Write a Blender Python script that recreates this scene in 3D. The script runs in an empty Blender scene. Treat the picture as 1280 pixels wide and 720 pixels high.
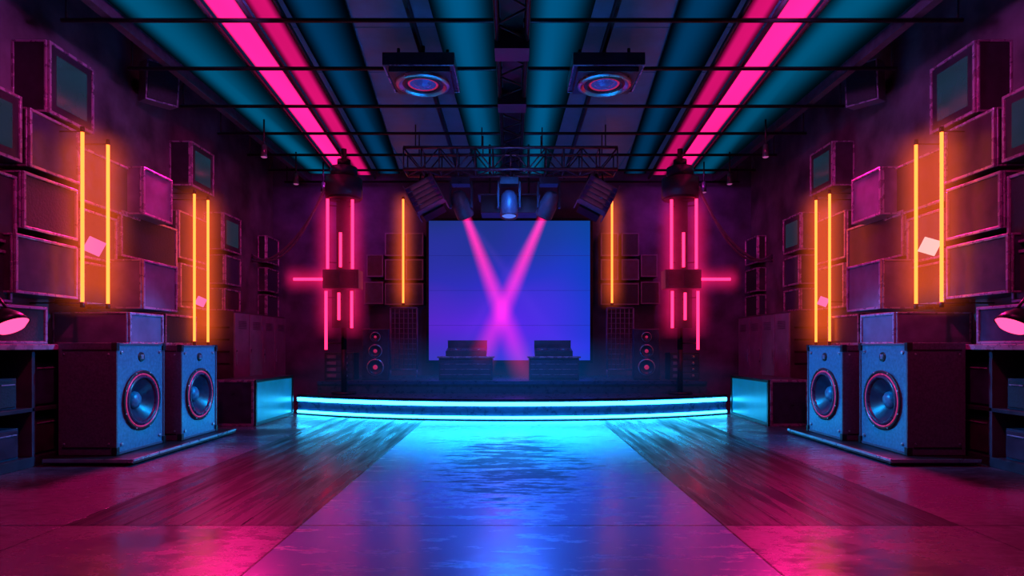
import bpy, bmesh, math, random
from mathutils import Vector, Matrix
random.seed(4)
F=750.0; H=1.2; HZ=433.0; CX=640.0
WX=5.3; BY=13.3; CZ=4.85
sc=bpy.context.scene
sc.view_settings.view_transform='Standard'
sc.view_settings.look='None'

# ---------------------------------------------------------------- materials
def nt(name):
    m=bpy.data.materials.new(name); m.use_nodes=True
    n=m.node_tree; n.nodes.clear()
    o=n.nodes.new('ShaderNodeOutputMaterial')
    return m,n,o
def pbr(name,col,rough=.5,metal=0.,nscale=6.,nvar=.35,bump=.05,spec=.5,stretch=(1,1,1),emit=None,es=0):
    m,n,o=nt(name); N=n.nodes; L=n.links
    b=N.new('ShaderNodeBsdfPrincipled'); L.new(b.outputs[0],o.inputs[0])
    tc=N.new('ShaderNodeTexCoord'); mp=N.new('ShaderNodeMapping'); mp.inputs['Scale'].default_value=stretch
    L.new(tc.outputs['Object'],mp.inputs[0])
    nz=N.new('ShaderNodeTexNoise'); nz.inputs['Scale'].default_value=nscale; nz.inputs['Detail'].default_value=5
    L.new(mp.outputs[0],nz.inputs['Vector'])
    cr=N.new('ShaderNodeValToRGB')
    cr.color_ramp.elements[0].position=.3; cr.color_ramp.elements[1].position=.7
    cr.color_ramp.elements[0].color=(*[c*(1-nvar) for c in col],1)
    cr.color_ramp.elements[1].color=(*[min(1,c*(1+nvar)) for c in col],1)
    L.new(nz.outputs[0],cr.inputs[0]); L.new(cr.outputs[0],b.inputs['Base Color'])
    mr=N.new('ShaderNodeMapRange'); mr.inputs['To Min'].default_value=max(.05,rough-.12); mr.inputs['To Max'].default_value=min(1,rough+.12)
    L.new(nz.outputs[0],mr.inputs[0]); L.new(mr.outputs[0],b.inputs['Roughness'])
    b.inputs['Metallic'].default_value=metal
    b.inputs['Specular IOR Level'].default_value=spec
    if bump>0:
        bp=N.new('ShaderNodeBump'); bp.inputs['Strength'].default_value=bump; bp.inputs['Distance'].default_value=.02
        L.new(nz.outputs[0],bp.inputs['Height']); L.new(bp.outputs[0],b.inputs['Normal'])
    if emit:
        b.inputs['Emission Color'].default_value=(*emit,1); b.inputs['Emission Strength'].default_value=es
    return m
def emis(name,col,s=1.):
    m,n,o=nt(name); e=n.nodes.new('ShaderNodeEmission')
    e.inputs[0].default_value=(*col,1); e.inputs[1].default_value=s
    n.links.new(e.outputs[0],o.inputs[0]); return m

M_box=[pbr('cabinet_black',(.022,.02,.032),.34,.0,8),pbr('cabinet_plum',(.04,.026,.045),.38,.0,5),pbr('cabinet_slate',(.03,.04,.07),.32,.1,7)]
M_face=[pbr('grille_cloth_dark',(.013,.012,.022),.6,0,40,.5,.2),pbr('panel_maroon',(.035,.017,.034),.34,0,9),pbr('panel_indigo',(.026,.028,.065),.34,0,9)]
M_trim=pbr('frame_edge_metal',(.34,.24,.38),.28,.5,10,.2,.0)
M_glass=pbr('screen_glass_teal',(.01,.03,.04),.12,0,3,.3,.0,emit=(.02,.07,.10),es=.26)
M_light=pbr('cabinet_grey',(.13,.09,.17),.4,0,6,.25)
M_black=pbr('black_steel',(.015,.015,.02),.4,.5,12,.3,.0)
M_steel=pbr('truss_steel',(.11,.11,.16),.35,.7,12,.3,.0)
M_spk=pbr('speaker_vinyl',(.06,.055,.09),.4,.0,50,.3,.12)
M_baffle=pbr('speaker_baffle',(.06,.15,.24),.36,.15,30,.25,.08)
M_cone=pbr('woofer_cone',(.010,.015,.038),.35,0,20,.3,.05)
M_rubber=pbr('woofer_surround',(.04,.01,.04),.3,0,20,.2,.0)
M_woofer_glow=pbr('woofer_glow',(.45,.04,.14),.3,.3,20,.2,.0,emit=(1,.03,.16),es=.30)  # pink highlights on the drivers, painted in as weak emission
M_silver=pbr('badge_metal',(.4,.42,.5),.3,.9,10,.2,.0)
M_conc=pbr('wall_concrete',(.085,.07,.10),.72,0,2.2,.65,.5)
M_back=pbr('wall_back_plaster',(.07,.05,.11),.7,0,2.5,.5,.4)
M_slab=pbr('ceiling_slab',(.04,.03,.06),.8,0,3,.4,.2)
M_panel=pbr('ceiling_panel',(.05,.08,.17),.45,.1,3,.35,.05,emit=(.010,.03,.12),es=.28)
M_stage=pbr('stage_deck',(.03,.05,.09),.3,0,10,.4,.08)
M_stagef=pbr('stage_fascia',(.02,.06,.14),.3,.1,10,.3,.03)
M_wire=pbr('rack_wire',(.20,.16,.26),.4,.5,10,.2,0)
M_cyan=emis('led_cyan',(.02,.48,1.0),17.)
M_yel=emis('neon_amber',(1.0,.13,.022),4.8)
M_pink=emis('neon_pink',(1.0,.015,.08),4.8)
M_lens=emis('lens_pink',(1.0,.08,.35),5)
M_lensb=emis('lens_blue',(.1,.2,1.0),.9)
M_lampp=emis('lamp_pink',(1.0,.05,.18),3.0)
M_cube=emis('emissive_tile_pink',(1.0,.14,.40),1.1)
M_cubew=emis('emissive_tile_warm',(1.0,.50,.48),1.1)

# ---------------------------------------------------------------- builder
class B:
    def __init__(s,name,M=None):
        s.name=name; s.bm=bmesh.new(); s.mats=[]; s.M=M or Matrix()
    def mi(s,m):
        if m not in s.mats: s.mats.append(m)
        return s.mats.index(m)
    def _v(s,co,T=None):
        v=Vector(co)
        if T: v=T@v
        return s.bm.verts.new(s.M@v)
    def _f(s,vs,mi,smooth=False):
        try:
            f=s.bm.faces.new(vs); f.material_index=mi; f.smooth=smooth
        except ValueError: pass
    def box(s,x0,x1,y0,y1,z0,z1,m,T=None):
        mi=s.mi(m)
        v=[s._v((x,y,z),T) for x in(x0,x1) for y in(y0,y1) for z in(z0,z1)]
        for q in((0,1,3,2),(4,6,7,5),(0,4,5,1),(2,3,7,6),(0,2,6,4),(1,5,7,3)): s._f([v[i] for i in q],mi)
    def lathe(s,org,d,prof,m,seg=40):
        mi=s.mi(m); d=Vector(d).normalized(); q=d.to_track_quat('Z','Y').to_matrix().to_4x4()
        T=Matrix.Translation(Vector(org))@q
        rings=[]
        for r,h in prof:
            if r<1e-5: rings.append([s._v((0,0,h),T)])
            else: rings.append([s._v((r*math.cos(2*math.pi*i/seg),r*math.sin(2*math.pi*i/seg),h),T) for i in range(seg)])
        for a,b in zip(rings,rings[1:]):
            for i in range(seg):
                j=(i+1)%seg
                if len(a)==1 and len(b)==1: continue
                if len(a)==1: s._f([a[0],b[i],b[j]],mi,True)
                elif len(b)==1: s._f([a[i],a[j],b[0]],mi,True)
                else: s._f([a[i],a[j],b[j],b[i]],mi,True)
    def cyl(s,p0,p1,r,m,seg=14,r2=None):
        p0=Vector(p0);p1=Vector(p1);L=(p1-p0).length
        r2=r if r2 is None else r2
        s.lathe(p0,p1-p0,[(0,0),(r,0),(r2,L),(0,L)],m,seg)
    def path(s,pts,r,m,seg=8):
        for a,b in zip(pts,pts[1:]): s.cyl(a,b,r,m,seg)
    def tube(s,pts,r,m,seg=8):
        mi=s.mi(m); rings=[]
        pts=[Vector(p) for p in pts]
        for i,p in enumerate(pts):
            d=(pts[min(i+1,len(pts)-1)]-pts[max(i-1,0)]).normalized()
            u=d.cross(Vector((0,1,0)));  u=u.normalized() if u.length>1e-3 else Vector((1,0,0)); v=d.cross(u)
            rings.append([s._v(p+u*r*math.cos(2*math.pi*k/seg)+v*r*math.sin(2*math.pi*k/seg)) for k in range(seg)])
        for a,b in zip(rings,rings[1:]):
            for k in range(seg): s._f([a[k],a[(k+1)%seg],b[(k+1)%seg],b[k]],mi,True)
        s._f(rings[0],mi); s._f(rings[-1],mi)
    def plate_hole(s,x0,x1,z0,z1,cx,cz,r,y,m,seg=48):
        mi=s.mi(m)
        A=[2*math.pi*i/seg for i in range(seg)]
        A+= [math.atan2(zz-cz,xx-cx)%(2*math.pi) for xx in(x0,x1) for zz in(z0,z1)]
        A=sorted(set(round(a,6) for a in A)); P=[];Q=[]
        for a in A:
            c,si=math.cos(a),math.sin(a); t=1e9
            if c>1e-9:t=min(t,(x1-cx)/c)
            if c<-1e-9:t=min(t,(x0-cx)/c)
            if si>1e-9:t=min(t,(z1-cz)/si)
            if si<-1e-9:t=min(t,(z0-cz)/si)
            P.append(s._v((cx+r*c,y,cz+r*si))); Q.append(s._v((cx+t*c,y,cz+t*si)))
        n=len(A)
        for i in range(n):
            j=(i+1)%n; s._f([P[i],P[j],Q[j],Q[i]],mi)
    def driver(s,cx,cz,r,y=0,cone=None):
        o=(cx,y,cz); d=(0,-1,0)
        s.lathe(o,d,[(r*1.06,0),(r*1.06,.012),(r*1.0,.018),(r*.95,.006)],M_black)
        s.lathe(o,d,[(r*.955,.006),(r*.94,.016),(r*.915,.016),(r*.90,.004)],M_woofer_glow)
        s.lathe(o,d,[(r*.90,.004),(r*.87,.02),(r*.81,.024),(r*.77,.012),(r*.75,-.005)],M_rubber)
        s.lathe(o,d,[(r*.75,-.005),(r*.55,-r*.17),(r*.3,-r*.3)],cone or M_cone)
        s.lathe(o,d,[(r*.31,-r*.3),(r*.29,-r*.22),(r*.2,-r*.14),(r*.1,-r*.11),(0,-r*.1)],M_baffle)
        for i in range(8):
            a=math.pi/8+i*math.pi/4
            s.cyl((cx+r*1.03*math.cos(a),y-.01,cz+r*1.03*math.sin(a)),(cx+r*1.03*math.cos(a),y-.02,cz+r*1.03*math.sin(a)),.009,M_silver,8)
    def done(s,bevel=0.,hollow=False):
        me=bpy.data.meshes.new(s.name)
        if not hollow: bmesh.ops.recalc_face_normals(s.bm,faces=s.bm.faces[:])
        s.bm.to_mesh(me); s.bm.free()
        for m in s.mats: me.materials.append(m)
        ob=bpy.data.objects.new(s.name,me); sc.collection.objects.link(ob)
        if bevel>0:
            b=ob.modifiers.new('bevel','BEVEL'); b.width=bevel; b.segments=2; b.limit_method='ANGLE'; b.angle_limit=math.radians(50)
        return ob
def placed(x,y,z,rz=0): return Matrix.Translation((x,y,z))@Matrix.Rotation(math.radians(rz),4,'Z')

# ---------------------------------------------------------------- glow halos (bloom around the tubes, painted as emissive volume)
def mt_factory(N,L):
    def mt(op,a,b_=None):
        k=N.new('ShaderNodeMath'); k.operation=op
        for i,v in enumerate((a,b_)):
            if v is None: continue
            if isinstance(v,(int,float)): k.inputs[i].default_value=v
            else: L.new(v,k.inputs[i])
        return k.outputs[0]
    return mt
_hz={}
def tube_glow_mat(name,col,S,R):
    if name in _hz: return _hz[name]
    m,n,o=nt(name); N=n.nodes;L=n.links; mt=mt_factory(N,L)
    tc=N.new('ShaderNodeTexCoord'); sp=N.new('ShaderNodeSeparateXYZ'); L.new(tc.outputs['Object'],sp.inputs[0])
    sg=N.new('ShaderNodeSeparateXYZ'); L.new(tc.outputs['Generated'],sg.inputs[0])
    rho=mt('DIVIDE',mt('SQRT',mt('ADD',mt('POWER',sp.outputs[0],2),mt('POWER',sp.outputs[1],2))),R)
    a=mt('POWER',mt('MAXIMUM',mt('SUBTRACT',1,rho),0),2.8)
    g=mt('MULTIPLY',sg.outputs[2],mt('SUBTRACT',1,sg.outputs[2]))
    g=mt('MINIMUM',mt('MULTIPLY',g,7),1)
    e=N.new('ShaderNodeEmission'); e.inputs[0].default_value=(*col,1); L.new(mt('MULTIPLY',mt('MULTIPLY',a,g),S),e.inputs[1]); L.new(e.outputs[0],o.inputs['Volume'])
    _hz[name]=m; return m
def tube_glow(parent,p0,p1,R,mat):
    p0=Vector(p0);p1=Vector(p1);d=(p1-p0).normalized(); p0-=d*.14;p1+=d*.14;Ln=(p1-p0).length
    b=B('tube_glow_halo'); b.lathe((0,0,0),(0,0,1),[(0,0),(R,0),(R,Ln),(0,Ln)],mat,16); ob=b.done()
    ob.matrix_world=Matrix.Translation(p0)@d.to_track_quat('Z','Y').to_matrix().to_4x4()
    ob.parent=parent
def H_am(): return tube_glow_mat('amber_glow',(1,.11,.02),2.4,.40)
def H_pk(): return tube_glow_mat('pink_glow',(1,.01,.14),2.4,.38)

# ---------------------------------------------------------------- floor
def floor_mat():
    m,n,o=nt('floor_polished_slabs'); N=n.nodes; L=n.links
    b=N.new('ShaderNodeBsdfPrincipled'); L.new(b.outputs[0],o.inputs[0])
    tc=N.new('ShaderNodeTexCoord'); sp=N.new('ShaderNodeSeparateXYZ'); L.new(tc.outputs['Object'],sp.inputs[0])
    def math_(op,a,bv=None,c=None):
        k=N.new('ShaderNodeMath'); k.operation=op
        for i,v in enumerate((a,bv,c)):
            if v is None: continue
            if isinstance(v,(int,float)): k.inputs[i].default_value=v
            else: L.new(v,k.inputs[i])
        return k.outputs[0]
    ax=math_('ABSOLUTE',sp.outputs[0])
    center=math_('LESS_THAN',ax,1.42); ncen=math_('SUBTRACT',1,center)
    wood=math_('MULTIPLY',math_('LESS_THAN',ax,3.0),ncen)
    fary=math_('GREATER_THAN',sp.outputs[1],4.02)
    wood=math_('MULTIPLY',wood,fary)
    def noise(scale,st,det=6,rg=.55,off=0):
        mp=N.new('ShaderNodeMapping'); mp.inputs['Scale'].default_value=st; mp.inputs['Location'].default_value=(off,off,0); L.new(tc.outputs['Object'],mp.inputs[0])
        z=N.new('ShaderNodeTexNoise'); z.inputs['Scale'].default_value=scale; z.inputs['Detail'].default_value=det; z.inputs['Roughness'].default_value=rg
        L.new(mp.outputs[0],z.inputs['Vector']); return z.outputs[0]
    grain=noise(1.8,(5,.28,1),5,.6)
    wear=noise(.9,(1.4,.5,1),5,.55,3.3)
    blot=noise(.7,(1,1.4,1),7,.6)
    scr=noise(1.8,(1.0,4,1),9,.72)
    fine=noise(7,(1,2.2,1),6,.7,7.1)
    def ramp(f,p0,p1,c0,c1):
        r=N.new('ShaderNodeValToRGB'); r.color_ramp.elements[0].position=p0; r.color_ramp.elements[1].position=p1
        r.color_ramp.elements[0].color=(*c0,1); r.color_ramp.elements[1].color=(*c1,1); L.new(f,r.inputs[0]); return r.outputs[0]
    def mix(f,a,c):
        k=N.new('ShaderNodeMix'); k.data_type='RGBA'; L.new(f,k.inputs[0]); L.new(a,k.inputs[6]); L.new(c,k.inputs[7]); return k.outputs[2]
    def mixf(f,a,c):
        k=N.new('ShaderNodeMix'); k.data_type='FLOAT'; L.new(f,k.inputs[0])
        for i,v in((2,a),(3,c)):
            if isinstance(v,(int,float)): k.inputs[i].default_value=v
            else: L.new(v,k.inputs[i])
        return k.outputs[0]
    def mr(f,a,b_,c,d):
        r=N.new('ShaderNodeMapRange'); 
        for i,v in enumerate((a,b_,c,d)): r.inputs[i+1].default_value=v
        L.new(f,r.inputs[0]); return r.outputs[0]
    gw=math_('ADD',math_('MULTIPLY',grain,.6),math_('MULTIPLY',wear,.4))
    bf=math_('ADD',math_('MULTIPLY',blot,.7),math_('MULTIPLY',fine,.3))
    c_out=ramp(bf,.42,.58,(.02,.012,.022),(.09,.06,.10))
    c_wood=ramp(gw,.43,.58,(.004,.004,.007),(.035,.03,.048))
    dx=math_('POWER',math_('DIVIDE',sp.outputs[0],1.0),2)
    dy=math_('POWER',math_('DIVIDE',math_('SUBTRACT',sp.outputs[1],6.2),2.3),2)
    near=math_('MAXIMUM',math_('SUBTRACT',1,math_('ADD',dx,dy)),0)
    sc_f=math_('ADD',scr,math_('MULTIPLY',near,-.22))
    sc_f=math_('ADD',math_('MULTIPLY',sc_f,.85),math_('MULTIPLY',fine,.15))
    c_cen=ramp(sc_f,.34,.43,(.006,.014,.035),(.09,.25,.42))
    c=mix(wood,c_out,c_wood); c=mix(center,c,c_cen)
    def line(v,w): return math_('LESS_THAN',math_('ABSOLUTE',v),w)
    sx=math_('MAXIMUM',line(math_('SUBTRACT',ax,1.42),.007),line(math_('SUBTRACT',ax,3.0),.006))
    sy=math_('MULTIPLY',line(math_('SUBTRACT',sp.outputs[1],4.02),.008),1.0)
    pl=math_('MULTIPLY',wood,line(math_('SUBTRACT',math_('FRACT',math_('DIVIDE',ax,.395)),.6),.014))
    seam=math_('MAXIMUM',math_('MAXIMUM',sx,sy),pl)
    dark=N.new('ShaderNodeRGB'); dark.outputs[0].default_value=(.003,.003,.006,1)
    c=mix(seam,c,dark.outputs[0])
    L.new(c,b.inputs['Base Color'])
    r_out=mr(bf,.40,.60,.42,.17)
    r_wood=mr(gw,.40,.60,.42,.20)
    r_cen=mr(sc_f,.34,.46,.5,.23)
    rough=mixf(center,mixf(wood,r_out,r_wood),r_cen)
    L.new(rough,b.inputs['Roughness'])
    s_out=mr(bf,.42,.56,.25,.85)
    s_wood=mr(gw,.43,.58,.05,.30)
    s_cen=mr(sc_f,.34,.43,.10,.8)
    spc=mixf(center,mixf(wood,s_out,s_wood),s_cen)
    spc=math_('MULTIPLY',spc,math_('SUBTRACT',1,math_('MULTIPLY',seam,.8)))
    L.new(spc,b.inputs['Specular IOR Level'])
    hh=math_('SUBTRACT',math_('ADD',math_('MULTIPLY',blot,1.0),math_('ADD',math_('MULTIPLY',math_('MULTIPLY',grain,wood),.35),math_('MULTIPLY',math_('MULTIPLY',scr,center),.22))),math_('MULTIPLY',seam,.3))
    bp=N.new('ShaderNodeBump'); bp.inputs['Strength'].default_value=.3; bp.inputs['Distance'].default_value=.02
    L.new(hh,bp.inputs['Height']); L.new(bp.outputs[0],b.inputs['Normal'])
    return m
def slab(name,x0,x1,y0,y1,z0,z1,m):
    b=B(name); b.box(x0,x1,y0,y1,z0,z1,m); return b.done()
YB=-1.5
slab('floor',-WX,WX,YB,BY,-.1,0,floor_mat())
slab('wall_left',-WX-.15,-WX,YB,BY,0,6.2,M_conc)
slab('wall_right',WX,WX+.15,YB,BY,0,6.2,M_conc)
slab('wall_back',-WX-.15,WX+.15,BY,BY+.15,0,6.2,M_back)
slab('wall_front',-WX-.15,WX+.15,YB-.15,YB,0,6.2,M_conc)
slab('ceiling',-WX-.15,WX+.15,YB-.15,BY+.15,6.2,6.3,M_slab)

# ---------------------------------------------------------------- suspended ceiling
def grad_panel(name,col,s,edge=.35,low=.12):
    m,n,o=nt(name); N=n.nodes; L=n.links
    uv=N.new('ShaderNodeUVMap'); sp=N.new('ShaderNodeSeparateXYZ'); L.new(uv.outputs[0],sp.inputs[0])
    r=N.new('ShaderNodeValToRGB'); e=r.color_ramp.elements; r.color_ramp.interpolation='EASE'
    e[0].position=0; e[0].color=(*[c*low for c in col],1); e[1].position=1; e[1].color=(*[c*low for c in col],1)
    k=e.new(edge); k.color=(*col,1); k=e.new(1-edge); k.color=(*col,1)
    L.new(sp.outputs[0],r.inputs[0])
    nz=N.new('ShaderNodeTexNoise'); nz.inputs['Scale'].default_value=1.5
    mr=N.new('ShaderNodeMapRange'); mr.inputs['To Min'].default_value=s*.4; mr.inputs['To Max'].default_value=s*1.5
    L.new(nz.outputs[0],mr.inputs[0])
    em=N.new('ShaderNodeEmission'); L.new(r.outputs[0],em.inputs[0]); L.new(mr.outputs[0],em.inputs[1])
    L.new(em.outputs[0],o.inputs[0]); return m
M_cpan=grad_panel('ceiling_light_cyan',(.0,.17,.38),.50,.45,.03)
M_cpan2=grad_panel('ceiling_light_blue',(.0,.11,.34),.32,.45,.02)
M_cpan3=grad_panel('ceiling_light_azure',(.0,.18,.46),.48,.47,.03)
M_ppan=grad_panel('ceiling_light_pink',(1.0,.012,.20),2.0,.12,.3)
M_ppan2=grad_panel('ceiling_light_pink_dim',(1.0,.008,.23),.7,.3,.15)
def splay(name,xn0,xn1,xf0,xf1,m,z=CZ-.02,y0=-1,yn=6.24,yf=11.0,y1=12.6,frame=False):
    def X(a,b,y): return a+(b-a)*(y-yn)/(yf-yn)
    for sgn in(-1,1):
        bm=bmesh.new(); uvl=bm.loops.layers.uv.new('UVMap')
        a=[(sgn*X(xn0,xf0,y0),y0),(sgn*X(xn1,xf1,y0),y0),(sgn*X(xn1,xf1,y1),y1),(sgn*X(xn0,xf0,y1),y1)]
        lo=[bm.verts.new((p[0],p[1],z)) for p in a]; hi=[bm.verts.new((p[0],p[1],z+.04)) for p in a]
        uvs=[(0,0),(1,0),(1,1),(0,1)]
        f=bm.faces.new(lo if sgn<0 else lo[::-1]); 
        for l in f.loops: l[uvl].uv=uvs[lo.index(l.vert)]
        f2=bm.faces.new(hi)
        for i in range(4):
            j=(i+1)%4; q=bm.faces.new([lo[i],lo[j],hi[j],hi[i]]); q.material_index=1
        f2.material_index=1
        bmesh.ops.recalc_face_normals(bm,faces=bm.faces[:])
        me=bpy.data.meshes.new(name); bm.to_mesh(me); bm.free(); me.materials.append(m); me.materials.append(M_black)
        ob=bpy.data.objects.new(name,me); sc.collection.objects.link(ob)
b=B('ceiling_panels'); 
for i in range(12):
    y0=-1+i*1.13
    for x0,x1 in((-4.35,-2.2),(-2.2,-1.1),(-1.1,0),(0,1.1),(1.1,2.2),(2.2,4.35)):
        b.box(x0+.01,x1-.01,y0+.01,y0+1.12,CZ+.025,CZ+.06,M_panel)
b.done()
splay('ceiling_light_cyan',4.25,3.3,4.25,3.6,M_cpan)
splay('ceiling_light_pink',3.2,2.86,3.50,3.20,M_ppan,z=CZ-.06)
splay('ceiling_light_pink',2.78,2.50,3.12,2.84,M_ppan2,z=CZ-.05)
splay('ceiling_light_cyan',2.40,1.75,2.7,2.2,M_cpan2)
splay('ceiling_light_cyan',.88,.17,.78,.17,M_cpan3)
b=B('ceiling_pipe_grid')
for y in(4.2,5.3,6.46,7.58,8.77,9.89,11.0,11.95,12.8):
    b.cyl((-4.85,y,CZ-.14),(4.85,y,CZ-.14),.024,M_black,10)
    for x in(-4.8,4.8): b.cyl((x,y,CZ-.14),(x,y,6.2),.012,M_black,6)
for s in(-1,1):
    b.box(s*4.35-.05,s*4.35+.05,-1,12.9,CZ-.12,CZ+.06,M_steel)
    for xn,xf in((3.25,3.56),(2.82,3.16),(2.45,2.78)):
        def X(y): return s*(xn+(xf-xn)*(y-6.24)/4.76)
        b.path([(X(-1),-1,CZ-.09),(X(12.7),12.7,CZ-.09)],.03,M_black)
    b.box(s*1.12-.02,s*1.12+.02,-1,12.9,CZ-.06,CZ+.03,M_black)
b.done()
b=B('ceiling_spine_truss')
for x in(-.16,.16):
    for z in(CZ-.08,CZ-.32): b.cyl((x,-1,z),(x,12.0,z),.028,M_black,8)
y=-1
while y<11.9:
    for x in(-.16,.16):
        b.cyl((x,y,CZ-.32),(x,y+.3,CZ-.08),.013,M_black,6); b.cyl((x,y+.3,CZ-.08),(x,y+.6,CZ-.32),.013,M_black,6)
    b.cyl((-.16,y,CZ-.32),(.16,y+.3,CZ-.32),.013,M_black,6); b.cyl((.16,y+.3,CZ-.32),(-.16,y+.6,CZ-.32),.013,M_black,6)
    y+=.6
b.box(-.12,.12,-1,12.0,CZ-.24,CZ-.04,M_black)
for y in(6.5,8.0): b.box(-.19,.19,y,y+.3,CZ-.42,CZ-.2,M_box[0])
b.done()

# ---------------------------------------------------------------- ceiling speakers
M_lens2=pbr('speaker_cone_blue',(.05,.08,.35),.25,.3,10,.2,0,emit=(.05,.1,.7),es=.2)
def ceiling_speaker(x,y):
    b=B('ceiling_speaker',Matrix.Translation((x,y,CZ-.43)))
    b.box(-.42,.42,-.38,.38,.06,.20,M_box[2]); b.box(-.36,.36,-.32,.32,0,.06,M_box[2])
    for q in((-.42,.42,-.38,-.36),(-.42,.42,.36,.38),(-.42,-.40,-.36,.36),(.40,.42,-.36,.36)): b.box(*q,.045,.06,M_trim)
    b.lathe((0,0,0),(0,0,-1),[(.33,0),(.33,.03),(.29,.045),(.25,.02)],M_silver)
    b.lathe((0,0,0),(0,0,-1),[(.25,.02),(.23,.03),(.2,.03),(.185,.01)],M_cone)
    b.lathe((0,0,0),(0,0,-1),[(.185,.01),(.18,.02),(.165,.02),(.16,.01)],M_woofer_glow)
    b.lathe((0,0,0),(0,0,-1),[(.16,.01),(.12,.003),(.1,.02),(.07,.045),(0,.055)],M_lens2)
    for sx in(-.3,.3):
        b.cyl((sx,0,.2),(sx,0,.43),.02,M_black)
    b.cyl((0,0,.2),(0,0,1.77),.025,M_black)
    b.done(.012)
ceiling_speaker(-1.09,7.35); ceiling_speaker(1.13,7.35)

# ---------------------------------------------------------------- wall boxes
def cab_stack(name,side,Y0,Y1,z0,z1,Xf,style,xb=WX-.004):
    b=B(name); s=side; t=.03
    xi=Xf; xo=xb
    def bx(xa,xb_,y0,y1,za,zb,m):
        x0,x1=sorted((s*xa,s*xb_)); b.box(x0,x1,y0,y1,za,zb,m)
    body=M_light if style=='light' else random.choice(M_box)
    bx(xi+.03,xo,Y0,Y1,z0,z1,body)
    bx(xi,xi+.03,Y0,Y1,z0,z0+t,M_trim); bx(xi,xi+.03,Y0,Y1,z1-t,z1,M_trim)
    bx(xi,xi+.03,Y0,Y0+t,z0+t,z1-t,M_trim); bx(xi,xi+.03,Y1-t,Y1,z0+t,z1-t,M_trim)
    if style=='glass':
        q=.11; bx(xi+.012,xi+.028,Y0+t,Y1-t,z0+t,z1-t,M_box[0]); bx(xi+.008,xi+.012,Y0+q,Y1-q,z0+q,z1-q,M_glass)
    else:
        fm=(M_light if style=='light' else random.choice(M_face))
        bx(xi+.018,xi+.029,Y0+t,Y1-t,z0+t,z1-t,fm)
    fr=.022
    xs,xe=xi+.03,xo
    bx(xs,xe,Y0-.012,Y0,z0,z0+fr,M_trim); bx(xs,xe,Y0-.012,Y0,z1-fr,z1,M_trim)
    bx(xs,xs+fr,Y0-.012,Y0,z0+fr,z1-fr,M_trim); bx(xe-fr,xe,Y0-.012,Y0,z0+fr,z1-fr,M_trim)
    return b.done(.006)
def from_px(x0,x1,yt,yb,Xf):
    Ya=Xf*F/(CX-x0); Yb=Xf*F/(CX-x1)
    return Ya,Yb,H+(HZ-yb)*Ya/F,H+(HZ-yt)*Ya/F
table=[
 (62,118,50,140,4.9,'glass','wall_monitor_cabinet'),
 (-14,28,100,188,4.95,'glass','wall_monitor_cabinet'),
 (38,100,134,208,4.95,'plain','wall_cabinet'),
 (-50,22,196,292,4.95,'plain','wall_cabinet'),
 (30,98,213,285,4.9,'plain','wall_cabinet'),
 (-60,16,300,372,4.95,'plain','wall_cabinet'),
 (20,98,291,366,4.85,'plain','wall_cabinet'),
 (-25,60,377,431,4.75,'plain','wall_cabinet'),
 (104,176,183,252,4.95,'plain','wall_cabinet'),
 (180,216,208,268,4.75,'light','wall_cabinet'),
 (104,147,260,322,4.95,'plain','wall_cabinet'),
 (152,222,262,320,4.95,'plain','wall_cabinet'),
 (104,176,326,380,4.95,'plain','wall_cabinet'),
 (180,222,324,386,4.55,'light','wall_cabinet'),
 (163,205,390,431,4.4,'light','wall_cabinet'),
 (207,246,392,431,4.75,'plain','wall_cabinet'),
 (224,262,262,322,4.95,'plain','wall_cabinet'),
 (226,262,328,384,4.95,'plain','wall_cabinet'),
 (240,268,176,232,4.95,'glass','wall_monitor_cabinet'),
 (280,302,265,312,4.95,'glass','wall_monitor_cabinet'),
 (282,302,318,355,4.95,'plain','wall_cabinet'),
 (281,301,360,388,4.95,'plain','wall_cabinet'),
 (334,349,294,328,5.1,'plain','wall_cabinet'),
 (334,349,334,364,5.1,'plain','wall_cabinet'),
 (334,349,368,396,5.1,'plain','wall_cabinet'),
]
M_crate_glow=pbr('crate_led_glow',(.01,.10,.20),.35,0,3,.5,.02,emit=(.0,.20,.38),es=.5)  # stage LED light on the crate face, painted in with emission
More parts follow.
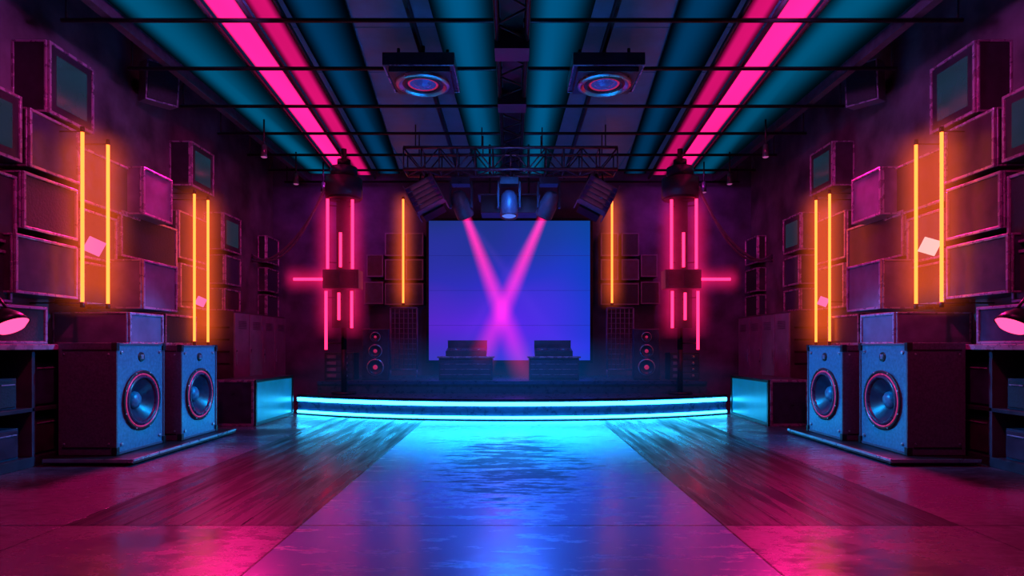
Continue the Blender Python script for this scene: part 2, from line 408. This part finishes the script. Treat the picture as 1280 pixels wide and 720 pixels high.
for s in(-1,1):
    for (x0,x1,yt,yb,Xf,st,nm) in table:
        Ya,Yb,za,zb=from_px(x0,x1,yt,yb,Xf)
        if yb==431: za=1.221
        cab_stack(nm,s,Ya,Yb,za,zb,Xf,st)
    b=B('wall_counter')
    def bx(xa,xb_,y0,y1,za,zb,m):
        x0,x1=sorted((s*xa,s*xb_)); b.box(x0,x1,y0,y1,za,zb,m)
    WE=WX-.004
    bx(4.72,WE,5.1,9.4,1.17,1.215,M_box[0])
    bx(4.705,4.72,5.1,9.4,1.165,1.22,M_trim)
    bx(4.76,WE,5.15,9.35,.0,.10,M_box[0])
    bx(4.76,WE,5.15,9.35,.55,.59,M_box[0])
    for y in(5.15,5.95,6.9,7.9,8.6,9.31): bx(4.76,WE,y,y+.04,.1,1.17,M_box[1])
    bx(5.22,WE,5.15,9.35,.1,1.17,M_face[1])
    for k,(ya,za,w,h) in enumerate([(5.22,.1,.32,.36),(5.6,.1,.28,.3),(5.25,.59,.3,.42),(5.62,.59,.24,.3),(6.05,.1,.4,.38),(6.05,.59,.4,.45),(8.0,.1,.4,.35),(8.0,.59,.5,.4),(8.7,.59,.5,.4),(8.7,.1,.5,.4)]):
        bx(4.84,5.2,ya,ya+w,za,za+h,M_box[(k+1)%3]); bx(4.825,4.84,ya+.02,ya+w-.02,za+.02,za+h-.02,M_face[k%3])
        bx(4.815,4.825,ya+.04,ya+w-.04,za+h-.07,za+h-.055,M_trim)
    b.done(.006)
    b=B('storage_locker')
    y0,y1,zt=9.95,12.2,1.79
    bx(4.62,WE,y0,y1,.0,zt,M_box[1])
    n=4; w=(y1-y0)/n
    for i in range(n):
        bx(4.60,4.62,y0+i*w+.015,y0+(i+1)*w-.015,.08,zt-.03,M_light)
        bx(4.585,4.60,y0+i*w+.05,y0+i*w+.07,.9,1.15,M_silver)
        for k in range(5): bx(4.594,4.60,y0+i*w+.15,y0+(i+1)*w-.12,1.5+k*.03,1.51+k*.03,M_black)
    for k in range(4): bx(4.68+.0,WX-.08,y0-.008,y0,.9+k*.2,.93+k*.2,M_black)
    b.done(.008)
    b=B('lit_equipment_crate')
    x0,x1,y0,y1,zt=3.84,4.45,9.0,10.55,.70
    bx(x0+.03,x1,y0,y1,0,zt,M_box[2])
    t=.05
    bx(x0,x0+.03,y0,y1,0,t,M_black); bx(x0,x0+.03,y0,y1,zt-t,zt,M_black)
    bx(x0,x0+.03,y0,y0+t,t,zt-t,M_black); bx(x0,x0+.03,y1-t,y1,t,zt-t,M_black)
    bx(x0+.015,x0+.03,y0+t,y1-t,t,zt-t,M_crate_glow)
    bx(x0+.03,x1,y0-.012,y0,0,.04,M_trim); bx(x0+.03,x1,y0-.012,y0,zt-.04,zt,M_trim)
    bx(x0+.03,x0+.07,y0-.012,y0,.04,zt-.04,M_trim); bx(x1-.04,x1,y0-.012,y0,.04,zt-.04,M_trim)
    b.done(.006)

# ---------------------------------------------------------------- big PA speakers
def pa_speaker(x,y,z,rz,w,d,h):
    b=B('pa_speaker',placed(x,y,z,rz)); r=w*.36; cz=h*.46
    b.box(-w/2,-w/2+.025,.0,d,0,h,M_spk); b.box(w/2-.025,w/2,.0,d,0,h,M_spk)
    b.box(-w/2+.025,w/2-.025,.0,d,h-.025,h,M_spk); b.box(-w/2+.025,w/2-.025,.0,d,0,.025,M_spk)
    b.box(-w/2+.025,w/2-.025,d-.02,d,.025,h-.025,M_spk)
    b.plate_hole(-w/2+.025,w/2-.025,.025,h-.025,0,cz,r*.93,.012,M_baffle)
    b.driver(0,cz,r,.0)
    b.lathe((0,.012,h*.87),(0,-1,0),[(0,.012),(.05,.012),(.055,.0)],M_black,24)
    b.box(-.025,.025,-.006,.006,h*.87-.025,h*.87+.025,M_silver)
    for sx in(-1,1):
        b.cyl((sx*(w/2-.09),.012,h-.10),(sx*(w/2-.09),-.004,h-.10),.018,M_silver,10)
        b.cyl((sx*(w/2-.09),.012,.10),(sx*(w/2-.09),-.004,.10),.018,M_silver,10)
        for zz in(0,h-.08):
            b.box(sx*w/2-.04 if sx>0 else sx*w/2-.008, sx*w/2+.008 if sx>0 else sx*w/2+.04,-.008,.05,zz-.004 if zz==0 else zz,zz+.08 if zz==0 else h+.006,M_black)
    for sx in(-1,1):
        xx=sx*w/2
        b.box(min(xx,xx+sx*.006),max(xx,xx+sx*.006),.06,d-.04,h*.06,h*.065+.01,M_black)
        b.box(min(xx,xx+sx*.006),max(xx,xx+sx*.006),.06,d-.04,h*.93,h*.935+.01,M_black)
        for zz in (h*.1,h*.9):
            for yy in(.08,d-.06): b.cyl((xx,yy,zz),(xx+sx*.008,yy,zz),.012,M_silver,8)
    return b.done(.005,)
for s in(-1,1):
    rz=-90*s
    pa_speaker(s*4.08,6.62,.075,rz,.86,.60,1.16)
    pa_speaker(s*3.95,7.60,.075,rz,.86,.60,1.14)
    b=B('speaker_plinth')
    x0,x1=sorted((s*3.8,s*4.70)); b.box(x0,x1,6.02,8.25,0.02,.07,M_black)
    b.box(x0-.0,x1,6.0,6.02,.035,.07,M_silver)
    xx=s*3.8; b.box(min(xx,xx-s*.015)-.0,max(xx,xx-s*.015),6.0,8.25,.045,.073,M_silver)
    for yy in(6.1,7.1,8.1):
        for xq in(3.9,4.6): b.cyl((s*xq,yy,0),(s*xq,yy,.02),.03,M_black,10)
    b.done(.003)

# ---------------------------------------------------------------- neon tubes on the side walls
def neon_wall(x_px,yt,yb,s,X=4.72):
    Y=X*F/(CX-x_px); z1=H+(HZ-yt)*Y/F; z0=H+(HZ-yb)*Y/F
    b=B('amber_neon_tube')
    b.cyl((s*X,Y,z0),(s*X,Y,z1),.018,M_yel,14)
    for z in(z0,z1):
        b.cyl((s*X,Y,z-.03),(s*X,Y,z+.03),.023,M_black,12)
    for z in(z0+.02,z1-.02): b.cyl((s*X,Y,z),(s*(WX-.004),Y,z),.008,M_black,8)
    ob=b.done(); tube_glow(ob,(s*X,Y,z0),(s*X,Y,z1),.40,H_am())
for s in(-1,1):
    for t in((103,162,381),(135,178,383),(243,240,429),(260,248,430)): neon_wall(*t,s)
for s in(-1,1):
    for (px,py,X,sz,m) in((118,308,4.66,.17,M_cube if s<0 else M_cubew),(251,377,4.66,.13,M_cube)):
        Y=X*F/(CX-px); z=H+(HZ-py)*Y/F
        b=B('emissive_tile'); T=Matrix.Translation((s*X,Y,z))@Matrix.Rotation(math.radians(-35*s),4,'Z')@Matrix.Rotation(math.radians(24),4,'Y')  # small tilted emissive square on a rod
        h=sz/2; b.box(-h,h,-.012,.012,-h,h,m,T); b.box(-h*.8,h*.8,.012,.03,-h*.8,h*.8,M_black,T); b.cyl((s*X,Y+.03,z),(s*(WX-.004),Y+.03,z),.01,M_black,8)
        b.done(.004)
    b=B('pink_bell_lamp'); Y=5.45; X=s*4.58; z=1.43
    b.lathe((X,Y,z),(-s*.5,0,-.85),[(.03,-.12),(.06,-.1),(.12,-.03),(.155,.05),(.145,.05)],M_black,28)
    b.lathe((X,Y,z),(-s*.5,0,-.85),[(.145,.045),(.1,.085),(.05,.10),(0,.105)],M_lampp,28)
    b.path([(X,Y,z+.1),(X+s*.12,Y,z+.26),(X+s*.3,Y,z+.22),(s*4.76,Y,1.6)],.012,M_black)
    b.done()
    b=B('wall_mount_speaker'); X=4.86; Y=8.35
    T=Matrix.Translation((s*X,Y,4.86))@Matrix.Rotation(math.radians(-48*s),4,'Z')@Matrix.Rotation(math.radians(8),4,'X')
    b.box(-.21,.21,0,.30,-.27,.27,M_light,T); b.box(-.185,.185,-.02,0,-.245,.245,M_face[0],T); b.box(-.21,.21,-.012,0,-.27,-.25,M_trim,T); b.box(-.21,.21,-.012,0,.25,.27,M_trim,T)
    b.box(-.21,-.19,-.012,0,-.25,.25,M_trim,T); b.box(.19,.21,-.012,0,-.25,.25,M_trim,T)
    b.cyl((s*X,Y+.1,4.86),(s*(WX-.004),Y+.1,4.86),.04,M_black)
    b.cyl((s*(WX-.024),Y+.1,4.86),(s*(WX-.004),Y+.1,4.86),.1,M_black)
    b.done(.02)

# ---------------------------------------------------------------- stage
def fy(x): return 9.72+.98*(abs(x)/3.82)**2.2
def strip(b,z0,z1,off,thick,m,n=60,xm=3.82):
    mi=b.mi(m); prev=None
    for i in range(n+1):
        x=-xm+2*xm*i/n; y=fy(x)
        q=[b._v((x,y-off,z0)),b._v((x,y-off,z1)),b._v((x,y-off+thick,z1)),b._v((x,y-off+thick,z0))]
        if prev:
            for k in range(4):
                l=(k+1)%4; b._f([prev[k],prev[l],q[l],q[k]],mi)
        else: b._f(q,mi)
        prev=q
    b._f(prev[::-1],mi)
SB=BY-.01
b=B('stage')
n=60; mi=b.mi(M_stage); mf=b.mi(M_stagef); top=[];bot=[]
for i in range(n+1):
    x=-3.82+7.64*i/n; top.append(b._v((x,fy(x),.33))); bot.append(b._v((x,fy(x),0)))
tb=[b._v((3.82,SB,.33)),b._v((-3.82,SB,.33))]; bb=[b._v((3.82,SB,0)),b._v((-3.82,SB,0))]
b._f(top+tb,mi); b._f(bot+bb,mi)
for i in range(n): b._f([top[i],top[i+1],bot[i+1],bot[i]],mf)
b._f([top[-1],tb[0],bb[0],bot[-1]],mf); b._f([top[0],tb[1],bb[1],bot[0]],mf); b._f([tb[0],tb[1],bb[1],bb[0]],mf)
strip(b,.31,.345,.03,.05,M_black)
strip(b,.235,.295,.035,.03,M_cyan); strip(b,.028,.068,.035,.03,M_cyan)
strip(b,.0,.02,.06,.06,M_black)
b.box(-3.6,3.6,11.1,SB,.33,.56,M_stage); b.box(-3.6,3.6,11.07,11.1,.50,.56,M_stagef)
b.done()

# ---------------------------------------------------------------- LED video wall
m,n_,o=nt('video_wall_screen'); N=n_.nodes; L=n_.links
tc=N.new('ShaderNodeTexCoord'); sp=N.new('ShaderNodeSeparateXYZ'); L.new(tc.outputs['Generated'],sp.inputs[0])
r=N.new('ShaderNodeValToRGB'); e=r.color_ramp.elements
e[0].position=0; e[0].color=(.03,.03,.50,1); e[1].position=1; e[1].color=(.012,.035,.22,1)
k=e.new(.3); k.color=(.085,.022,.66,1); k=e.new(.62); k.color=(.025,.03,.48,1)
nz=N.new('ShaderNodeTexNoise'); nz.inputs['Scale'].default_value=1.6; nz.inputs['Detail'].default_value=1; L.new(tc.outputs['Generated'],nz.inputs[0])
ad=N.new('ShaderNodeMath'); ad.operation='MULTIPLY_ADD'; L.new(nz.outputs[0],ad.inputs[0]); ad.inputs[1].default_value=.6; 
sb=N.new('ShaderNodeMath'); sb.operation='SUBTRACT'; L.new(sp.outputs[2],sb.inputs[0]); sb.inputs[1].default_value=.25; L.new(sb.outputs[0],ad.inputs[2])
L.new(ad.outputs[0],r.inputs[0])
rx=N.new('ShaderNodeValToRGB'); e=rx.color_ramp.elements; e[0].position=0;e[0].color=(1.1,.9,.9,1);e[1].position=1;e[1].color=(.25,1.6,1.15,1)
k=e.new(.5); k.color=(1.2,.9,1.25,1)
L.new(sp.outputs[0],rx.inputs[0])
mx=N.new('ShaderNodeMix'); mx.data_type='RGBA'; mx.blend_type='MULTIPLY'; mx.inputs[0].default_value=1; L.new(r.outputs[0],mx.inputs[6]); L.new(rx.outputs[0],mx.inputs[7])
em=N.new('ShaderNodeEmission'); L.new(mx.outputs[2],em.inputs[0]); em.inputs[1].default_value=1.0; L.new(em.outputs[0],o.inputs[0])
M_screen=m
M_seam=emis('screen_seam',(.015,.015,.20),1.0)
b=B('video_wall')
sx0,sx1,sz0,sz1=-1.80,1.69,.90,3.92
b.box(sx0-.06,sx1+.06,13.0,13.15,sz0-.06,sz1+.06,M_black)
for s in(-1.5,1.4): b.box(s-.05,s+.05,13.02,13.14,.56,sz0-.06,M_black)
for i in range(1,4):
    z=sz0+(sz1-sz0)*i/4; b.box(sx0,sx1,12.985,12.99,z-.003,z+.003,M_seam)
b.done()
b=B('screen_surface'); b.box(sx0,sx1,12.99,13.0,sz0,sz1,M_screen); scr=b.done()
scr.parent=bpy.data.objects['video_wall']

# ---------------------------------------------------------------- stage gear
def W(px,py,Y): return ((px-CX)*Y/F,Y,H+(HZ-py)*Y/F)
def console(x,y,w):
    b=B('dj_console',placed(x,y,.56))
    b.box(-w/2,w/2,0,.55,0,.42,M_box[2]); b.box(-w/2+.03,w/2-.03,-.015,0,.04,.38,M_face[2])
    for i in range(3): b.box(-w/2+.03,w/2-.03,-.022,-.015,.1+i*.1,.108+i*.1,M_trim)
    b.box(-w/2-.03,w/2+.03,-.03,.58,.42,.45,M_trim)
    T=Matrix.Translation((0,.08,.45))@Matrix.Rotation(math.radians(10),4,'X')
    b.box(-w*.38,w*.38,0,.4,0,.10,M_box[0],T); b.box(-w*.36,w*.36,.03,.37,.10,.105,M_face[2],T)
    for k in(-1,1): b.lathe(T@Vector((k*w*.22,.2,.105)),(0,-.17,1),[(0,.02),(.1,.02),(.11,0)],M_box[2],24)
    for i in range(6): b.box(-.08+i*.03,-.07+i*.03,.08,.12,.105,.13,M_silver,T)
    b.box(-w*.38,w*.38,.41,.43,.0,.24,M_box[2],T)
    b.done(.006)
console(-.88,11.4,1.02); console(.80,11.4,.95)
def tower_speaker(x,y):
    b=B('tower_speaker',placed(x,y,.56,8 if x<0 else -8)); w,d,h=.5,.4,.98
    b.box(-w/2,w/2,.012,d,0,h,M_box[2])
    b.box(-w/2+.01,w/2-.01,0,.012,.01,h-.01,M_box[2])
    for cz,r in((.24,.15),(.55,.12),(.82,.09)):
        b.lathe((0,0,cz),(0,-1,0),[(r*1.1,0),(r*1.1,.012),(r,.02),(r*.93,.02)],M_silver,32)
        b.lathe((0,0,cz),(0,-1,0),[(r*.95,.02),(r*.85,.025),(r*.75,.012),(r*.35,.002),(r*.25,.016),(0,.02)],M_cone,32)
        b.lathe((0,0,cz),(0,-1,0),[(r*.3,.012),(r*.22,.022),(0,.026)],M_woofer_glow,24)
    b.done(.01)
tower_speaker(-2.62,11.5); tower_speaker(2.58,11.5)
def wire_rack(x0,x1,z0,z1,Y,name='wire_grid_panel'):
    b=B(name); n=6; mz=max(5,int((z1-z0)/.1))
    for i in range(n+1):
        x=x0+(x1-x0)*i/n; b.cyl((x,Y,z0),(x,Y,z1),.008 if 0<i<n else .018,M_wire,6)
    for i in range(mz+1):
        z=z0+(z1-z0)*i/mz; b.cyl((x0,Y,z),(x1,Y,z),.008 if 0<i<mz else .018,M_wire,6)
    for x in(x0,x1):
        b.cyl((x,Y,.56),(x,Y,z0),.018,M_wire,8); b.cyl((x,Y-.15,.575),(x,Y+.15,.575),.014,M_wire,8)
    b.done()
for s in(-1,1):
    a,c=sorted((s*1.98,s*2.53)); wire_rack(a,c,.72,2.0,12.5)
    b=B('amplifier_rack',placed(s*3.30,11.45,.56)); b.box(-.28,.28,0,.4,0,.52,M_box[0])
    for i in range(4):
        b.box(-.25,.25,-.015,0,.03+i*.12,.13+i*.12,M_face[2]); b.box(-.23,-.05,-.02,-.015,.05+i*.12,.11+i*.12,M_wire)
        b.cyl((.15,-.015,.08+i*.12),(.15,-.04,.08+i*.12),.025,M_silver,12)
    b.done(.005)
    for (x0,x1,y0,y1) in((481,503,291,320),(507,529,291,320),(481,503,324,350),(507,529,324,350),(458,479,318,346),(481,529,354,381),(455,479,352,380)):
        xa,_,za=W(x0,y1,12.9); xb,_,zb=W(x1,y0,12.9)
        b=B('back_wall_cabinet'); xa,xb=(xa,xb) if s<0 else (-xb,-xa)
        b.box(xa,xb,12.92,SB,za,zb,random.choice(M_box)); t=.025
        b.box(xa,xb,12.9,12.92,za,za+t,M_light); b.box(xa,xb,12.9,12.92,zb-t,zb,M_light)
        b.box(xa,xa+t,12.9,12.92,za+t,zb-t,M_light); b.box(xb-t,xb,12.9,12.92,za+t,zb-t,M_light)
        b.box(xa+t,xb-t,12.912,12.92,za+t,zb-t,random.choice(M_face))
        b.done()
    x=(504-CX)*12.65/F
    if s>0: x=(765-CX)*12.65/F
    b=B('amber_neon_tube'); z0=H+(HZ-380)*12.65/F; z1=H+(HZ-248)*12.65/F
    b.cyl((x,12.65,z0),(x,12.65,z1),.022,M_yel); b.cyl((x,12.65,z0-.03),(x,12.65,z0+.02),.03,M_black); b.cyl((x,12.65,z1-.02),(x,12.65,z1+.03),.03,M_black)
    for z in(z0,z1): b.cyl((x,12.65,z),(x,SB,z),.01,M_black,8)
    ob=b.done(); tube_glow(ob,(x,12.65,z0),(x,12.65,z1),.40,H_am())

# ---------------------------------------------------------------- pink neon light towers
def light_tower(s):
    b=B('pink_neon_tower'); Y=10.85; k=Y/F
    def X(px): return s*(CX-px)*k
    def Z(py): return H+(HZ-py)*k
    xc=X(428)
    b.cyl((xc,Y+.1,Z(437)),(xc,Y+.1,6.2),.05,M_black)
    b.cyl((xc,Y+.1,.33),(xc,Y+.1,Z(437)),.05,M_black)
    b.cyl((xc,Y+.1,.33),(xc,Y+.1,.37),.22,M_black,28)
    b.cyl((xc,Y+.1,Z(246)),(xc,Y+.1,Z(222)),.33,M_box[1],32)
    b.cyl((xc,Y+.1,Z(222)),(xc,Y+.1,Z(208)),.24,M_box[2],32)
    b.cyl((xc,Y+.1,Z(208)),(xc,Y+.1,Z(198)),.12,M_black,24)
    b.cyl((xc,Y+.1,Z(248)),(xc,Y+.1,Z(246)),.30,M_black,32)
    b.box(xc-.12,xc+.12,Y+.03,Y+.12,Z(337),Z(250),M_box[0]); b.box(xc-.2,xc+.2,Y+.03,Y+.12,Z(410),Z(362),M_box[0])
    b.box(xc-.32,xc+.32,Y-.12,Y+.2,Z(361),Z(338),M_box[1]); b.box(xc-.27,xc-.02,Y-.14,Y-.12,Z(358),Z(341),M_face[1]); b.box(xc+.02,xc+.27,Y-.14,Y-.12,Z(358),Z(341),M_face[1])
    for px,y0,y1 in((410,249,336),(426,291,334),(441,250,336),(408,364,437),(424,366,400),(440,364,410)):
        b.cyl((X(px),Y-.02,Z(y1)),(X(px),Y-.02,Z(y0)),.026,M_pink)
        for y in(y0+8,y1-8): b.cyl((X(px),Y-.02,Z(y)),(xc,Y+.08,Z(y)),.01,M_black,8)
    b.cyl((X(367),Y,Z(349)),(X(405),Y,Z(349)),.026,M_pink); b.cyl((X(367),Y+.05,Z(349)),(xc,Y+.05,Z(349)),.012,M_black,8)
    ob=b.done()
    for px in(410,441): tube_glow(ob,(X(px),Y-.02,Z(415)),(X(px),Y-.02,Z(250)),.38,H_pk())
    tube_glow(ob,(X(365),Y,Z(349)),(X(405),Y,Z(349)),.3,H_pk())
    for (dz,sag) in((0,.75),(.12,.95),(-.15,.6)):
        b=B('hanging_cable'); pts=[]
        p0=Vector((xc+s*.35,Y+.1,Z(262)+.4+dz*.3)); p1=Vector((s*(WX-.02),12.2,Z(322)+dz*.5+.2))
        for i in range(25):
            t=i/24; p=p0.lerp(p1,t); p.z-=sag*4*t*(1-t)*.6; pts.append(p)
        b.tube(pts,.02,M_light,8); b.done()
light_tower(-1); light_tower(1)

# ---------------------------------------------------------------- lighting truss and fixtures
b=B('lighting_truss')
TX0,TX1,TY0,TY1,TZ0,TZ1=-1.8,1.75,9.95,10.35,4.14,4.50
for y in(TY0,TY1):
    for z in(TZ0,TZ1): b.cyl((TX0,y,z),(TX1,y,z),.026,M_steel,10)
nseg=12; dx=(TX1-TX0)/nseg
for i in range(nseg+1):
    x=TX0+i*dx
    for y in(TY0,TY1): b.cyl((x,y,TZ0),(x,y,TZ1),.012,M_steel,6)
    for z in(TZ0,TZ1): b.cyl((x,TY0,z),(x,TY1,z),.012,M_steel,6)
    if i<nseg:
        for y in(TY0,TY1):
            b.cyl((x,y,TZ0 if i%2 else TZ1),(x+dx,y,TZ1 if i%2 else TZ0),.012,M_steel,6)
        b.cyl((x,TY0 if i%2 else TY1,TZ0),(x+dx,TY1 if i%2 else TY0,TZ0),.012,M_steel,6)
for x in(-1.6,-.5,.5,1.55):
    for y in(TY0,TY1): b.cyl((x,y,TZ1),(x,y,6.2),.01,M_black,6)
b.done()
def moving_head(x,d,lens,sc_=1.,yy=10.15,z=4.04,name='moving_head_light'):
    b=B(name); d=Vector(d).normalized()
    b.box(x-.13*sc_,x+.13*sc_,yy-.12,yy+.12,z-.12,z,M_box[2])
    for sx in(-1,1): b.box(x+sx*.15*sc_-.018,x+sx*.15*sc_+.018,yy-.05,yy+.05,z-.42*sc_,z-.06,M_box[2])
    c=Vector((x,yy,z-.36*sc_))
    b.lathe(c-d*.18*sc_,d,[(0,0),(.07*sc_,0),(.11*sc_,.06*sc_),(.125*sc_,.2*sc_),(.125*sc_,.36*sc_),(.11*sc_,.38*sc_),(.1*sc_,.35*sc_)],M_spk,28)
    b.lathe(c-d*.18*sc_,d,[(.105*sc_,.35*sc_),(.05*sc_,.37*sc_),(0,.375*sc_)],lens,24)
    b.cyl((x-.15*sc_,yy,c.z),(x+.15*sc_,yy,c.z),.03,M_black)
    for s in(-1,1): b.cyl((x+s*.08,yy,z),(x+s*.08,yy,z+.08),.02,M_steel,8)
    b.done(.004); return c+d*.2*sc_
Lp=Vector((.36,11.9,.40)); Rp=Vector((-.86,11.9,.40))
h1=moving_head(-.86,Lp-Vector((-.86,10.15,3.68)),M_lens,1.2); h2=moving_head(.62,Rp-Vector((.62,10.15,3.68)),M_lens,1.2)
moving_head(-.05,(0,-.2,-1),M_lensb,1.2)
M_dimp=pbr('flood_lens',(.2,.1,.2),.2,0,10,.2,0,emit=(.7,.15,.5),es=.4)
def louver_bank(x,s):
    b=B('louvered_flood_bank')
    T=Matrix.Translation((x,10.15,3.70))@Matrix.Rotation(math.radians(28*s),4,'Y')@Matrix.Rotation(math.radians(-18),4,'X')
    b.box(-.19,.19,-.1,.1,-.34,.28,M_black,T)
    for i in range(6):
        z=-.30+i*.098
        b.box(-.25,.25,-.24,-.1,z,z+.02,M_wire,T); b.box(-.17,.17,-.115,-.1,z+.028,z+.088,M_dimp,T)
    b.box(-.265,-.245,-.24,.04,-.34,.28,M_wire,T); b.box(.245,.265,-.24,.04,-.34,.28,M_wire,T)
    b.cyl(T@Vector((0,0,.2)),(x,10.15,4.12),.03,M_black)
    b.cyl(T@Vector((-.24,0,0)),(x-.1,10.15,4.12),.014,M_black); b.cyl(T@Vector((.24,0,0)),(x+.1,10.15,4.12),.014,M_black)
    b.done(.003)
louver_bank(-1.44,-1); louver_bank(1.42,1)
b=B('ceiling_projector'); b.box(-.55,.45,10.55,11.0,3.55,3.85,M_box[0]); b.box(-.6,.5,10.5,11.05,3.85,3.88,M_steel)
b.lathe((-.05,10.55,3.68),(0,-1,0),[(.13,0),(.13,.06),(.1,.07),(.09,.03),(0,.02)],M_cone,28)
for x in(-.4,.3): b.cyl((x,10.8,3.88),(x,10.8,CZ),.02,M_black)
b.done(.01)
for px,y in((330,9.6),(370,11.2),(404,11.8),(957,9.6),(912,11.2),(880,11.8)):
    x=(px-CX)*y/F; b=B('pendant_spotlight')
    b.cyl((x,y,CZ-.45),(x,y,CZ-.02 if abs(x)<4.3 else 6.2),.015,M_black,8); b.cyl((x,y,CZ-.62),(x,y,CZ-.42),.05,M_box[0],16,.035)
    b.lathe((x,y,CZ-.62),(0,0,-1),[(.048,0),(.03,.012),(0,.015)],M_dimp,16); b.done()

# ---------------------------------------------------------------- light beams, painted as self-glowing volume cones
def beam(p0,p1,r0,r1,col,S,name='light_beam',fall=1.6):
    p0=Vector(p0);p1=Vector(p1);Ln=(p1-p0).length
    m,n,o=nt(name+'_glow'); N=n.nodes;L=n.links; mt=mt_factory(N,L)
    tc=N.new('ShaderNodeTexCoord'); sp=N.new('ShaderNodeSeparateXYZ'); L.new(tc.outputs['Object'],sp.inputs[0])
    rz=mt('ADD',mt('MULTIPLY',sp.outputs[2],(r1-r0)/Ln),r0)
    rho=mt('SQRT',mt('ADD',mt('POWER',sp.outputs[0],2),mt('POWER',sp.outputs[1],2)))
    q=mt('DIVIDE',rho,rz)
    a=mt('POWER',mt('MAXIMUM',mt('SUBTRACT',1,q),0),1.5)
    a=mt('MULTIPLY',a,mt('POWER',mt('DIVIDE',r0,rz),fall))
    a=mt('MULTIPLY',a,mt('MAXIMUM',mt('SUBTRACT',1,mt('POWER',mt('DIVIDE',sp.outputs[2],Ln),2)),0))
    e=N.new('ShaderNodeEmission'); e.inputs[0].default_value=(*col,1); L.new(mt('MULTIPLY',a,S),e.inputs[1]); L.new(e.outputs[0],o.inputs['Volume'])
    b=B(name); b.lathe((0,0,0),(0,0,1),[(0,0),(r0,0),(r1,Ln),(0,Ln)],m,32); ob=b.done()
    ob.matrix_world=Matrix.Translation(p0)@(p1-p0).to_track_quat('Z','Y').to_matrix().to_4x4()
    return ob
beam(h1,Lp,.10,.40,(1,.01,.22),14.,fall=1.45)
beam(h2,Rp,.10,.40,(1,.01,.22),14.,fall=1.45)
beam(h1,Lp+Vector((.9,0,.4)),.06,.35,(.35,.08,.9),1.4)
beam(h2,Rp-Vector((.9,0,.4)),.06,.35,(.35,.08,.9),1.4)
# blue stage mist, painted as a volume that glows by itself
m,n,o=nt('fog_glow_volume'); N=n.nodes;L=n.links; mt=mt_factory(N,L)
tc=N.new('ShaderNodeTexCoord'); vl=N.new('ShaderNodeVectorMath'); vl.operation='LENGTH'; L.new(tc.outputs['Object'],vl.inputs[0])
nz=N.new('ShaderNodeTexNoise'); nz.inputs['Scale'].default_value=1.8; nz.inputs['Detail'].default_value=2; L.new(tc.outputs['Object'],nz.inputs[0])
a=mt('POWER',mt('MAXIMUM',mt('SUBTRACT',1,vl.outputs['Value']),0),1.3)
e=N.new('ShaderNodeEmission'); e.inputs[0].default_value=(.005,.16,.70,1); L.new(mt('MULTIPLY',mt('MULTIPLY',a,nz.outputs[0]),.26),e.inputs[1]); L.new(e.outputs[0],o.inputs['Volume'])
bm=bmesh.new(); bmesh.ops.create_icosphere(bm,subdivisions=3,radius=1); me=bpy.data.meshes.new('stage_fog_glow'); bm.to_mesh(me); bm.free(); me.materials.append(m)
ob=bpy.data.objects.new('stage_fog_glow',me); sc.collection.objects.link(ob); ob.location=(0,11.2,.6); ob.scale=(4.5,1.6,.95)

# ---------------------------------------------------------------- added fill spots without fixtures
def spot(name,loc,target,col,w,size=70,blend=.8,rad=.12):
    l=bpy.data.lights.new(name,'SPOT'); l.color=col; l.energy=w; l.spot_size=math.radians(size); l.spot_blend=blend; l.shadow_soft_size=rad
    o=bpy.data.objects.new(name,l); sc.collection.objects.link(o); o.location=loc
    o.rotation_euler=(Vector(target)-Vector(loc)).to_track_quat('-Z','Y').to_euler(); return o
PK=(1,.01,.24)
for s in(-1,1):
    spot('pink_floor_fill',(s*4.0,3.6,4.65),(s*4.3,3.4,0),PK,560,62,1,.2)  # added pink fill to brighten the foreground floor
    spot('pink_back_fill',(s*4.3,9.2,4.3),(s*3.6,4.6,0),PK,3000,50,1,.35)  # added from behind to give the floor a pink sheen
    spot('pink_side_fill',(s*2.4,4.2,4.6),(s*5.2,6.6,2.0),PK,360,85,1)  # added pink fill for side walls and box faces
    spot('pink_side_fill',(s*2.6,8.0,4.6),(s*5.2,10.5,2.0),PK,270,90,1)
    spot('violet_wall_fill',(s*2.6,6.0,4.55),(s*5.3,7.5,4.7),(.45,.08,.5),200,120,1)  # added violet fill to lift the dark walls
    spot('violet_wall_fill',(s*3.4,11.6,4.55),(s*3.8,13.3,3.4),(.45,.03,.5),110,130,1)
    spot('cyan_speaker_fill',(-s*2.4,8.2,4.3),(s*4.1,7.1,.6),(.0,.34,1),3600,25,.7)  # added cyan fill aimed across at the woofer faces
    spot('blue_stage_fill',(s*1.7,9.2,4.4),(s*2.2,8.2,0),(.0,.25,1),500,70,1)  # added blue fill on the floor before the stage
spot('blue_front_fill',(-.5,9.6,3.95),(-.4,7.8,0),(.0,.36,1),4000,44,1,.3)  # added blue fill for the centre floor strip
spot('blue_front_fill',(.5,9.6,3.95),(.4,7.8,0),(.0,.36,1),4000,44,1,.3)
spot('blue_front_fill',(0,9.6,3.95),(0,5.2,0),(.01,.14,1),3000,32,1,.3)
spot('blue_deck_fill',(0,9.0,4.5),(0,11.2,.3),(.02,.2,1),700,80,1,.2)  # added blue fill to brighten the stage deck
spot('truss_fill_spot',(0,7.6,3.2),(0,10.2,3.9),(.6,.25,1),40,70,1,.2)
w=bpy.data.worlds.new('world'); sc.world=w; w.use_nodes=True
w.node_tree.nodes['Background'].inputs[0].default_value=(.02,.01,.05,1); w.node_tree.nodes['Background'].inputs[1].default_value=.3

# ---------------------------------------------------------------- camera
cam=bpy.data.cameras.new('camera'); co=bpy.data.objects.new('camera',cam); sc.collection.objects.link(co); sc.camera=co
co.location=(0,0,H); co.rotation_euler=(math.radians(90),0,0)
cam.sensor_width=36; cam.lens=36*F/1280; cam.shift_y=(HZ-360)/1280; cam.clip_start=.05
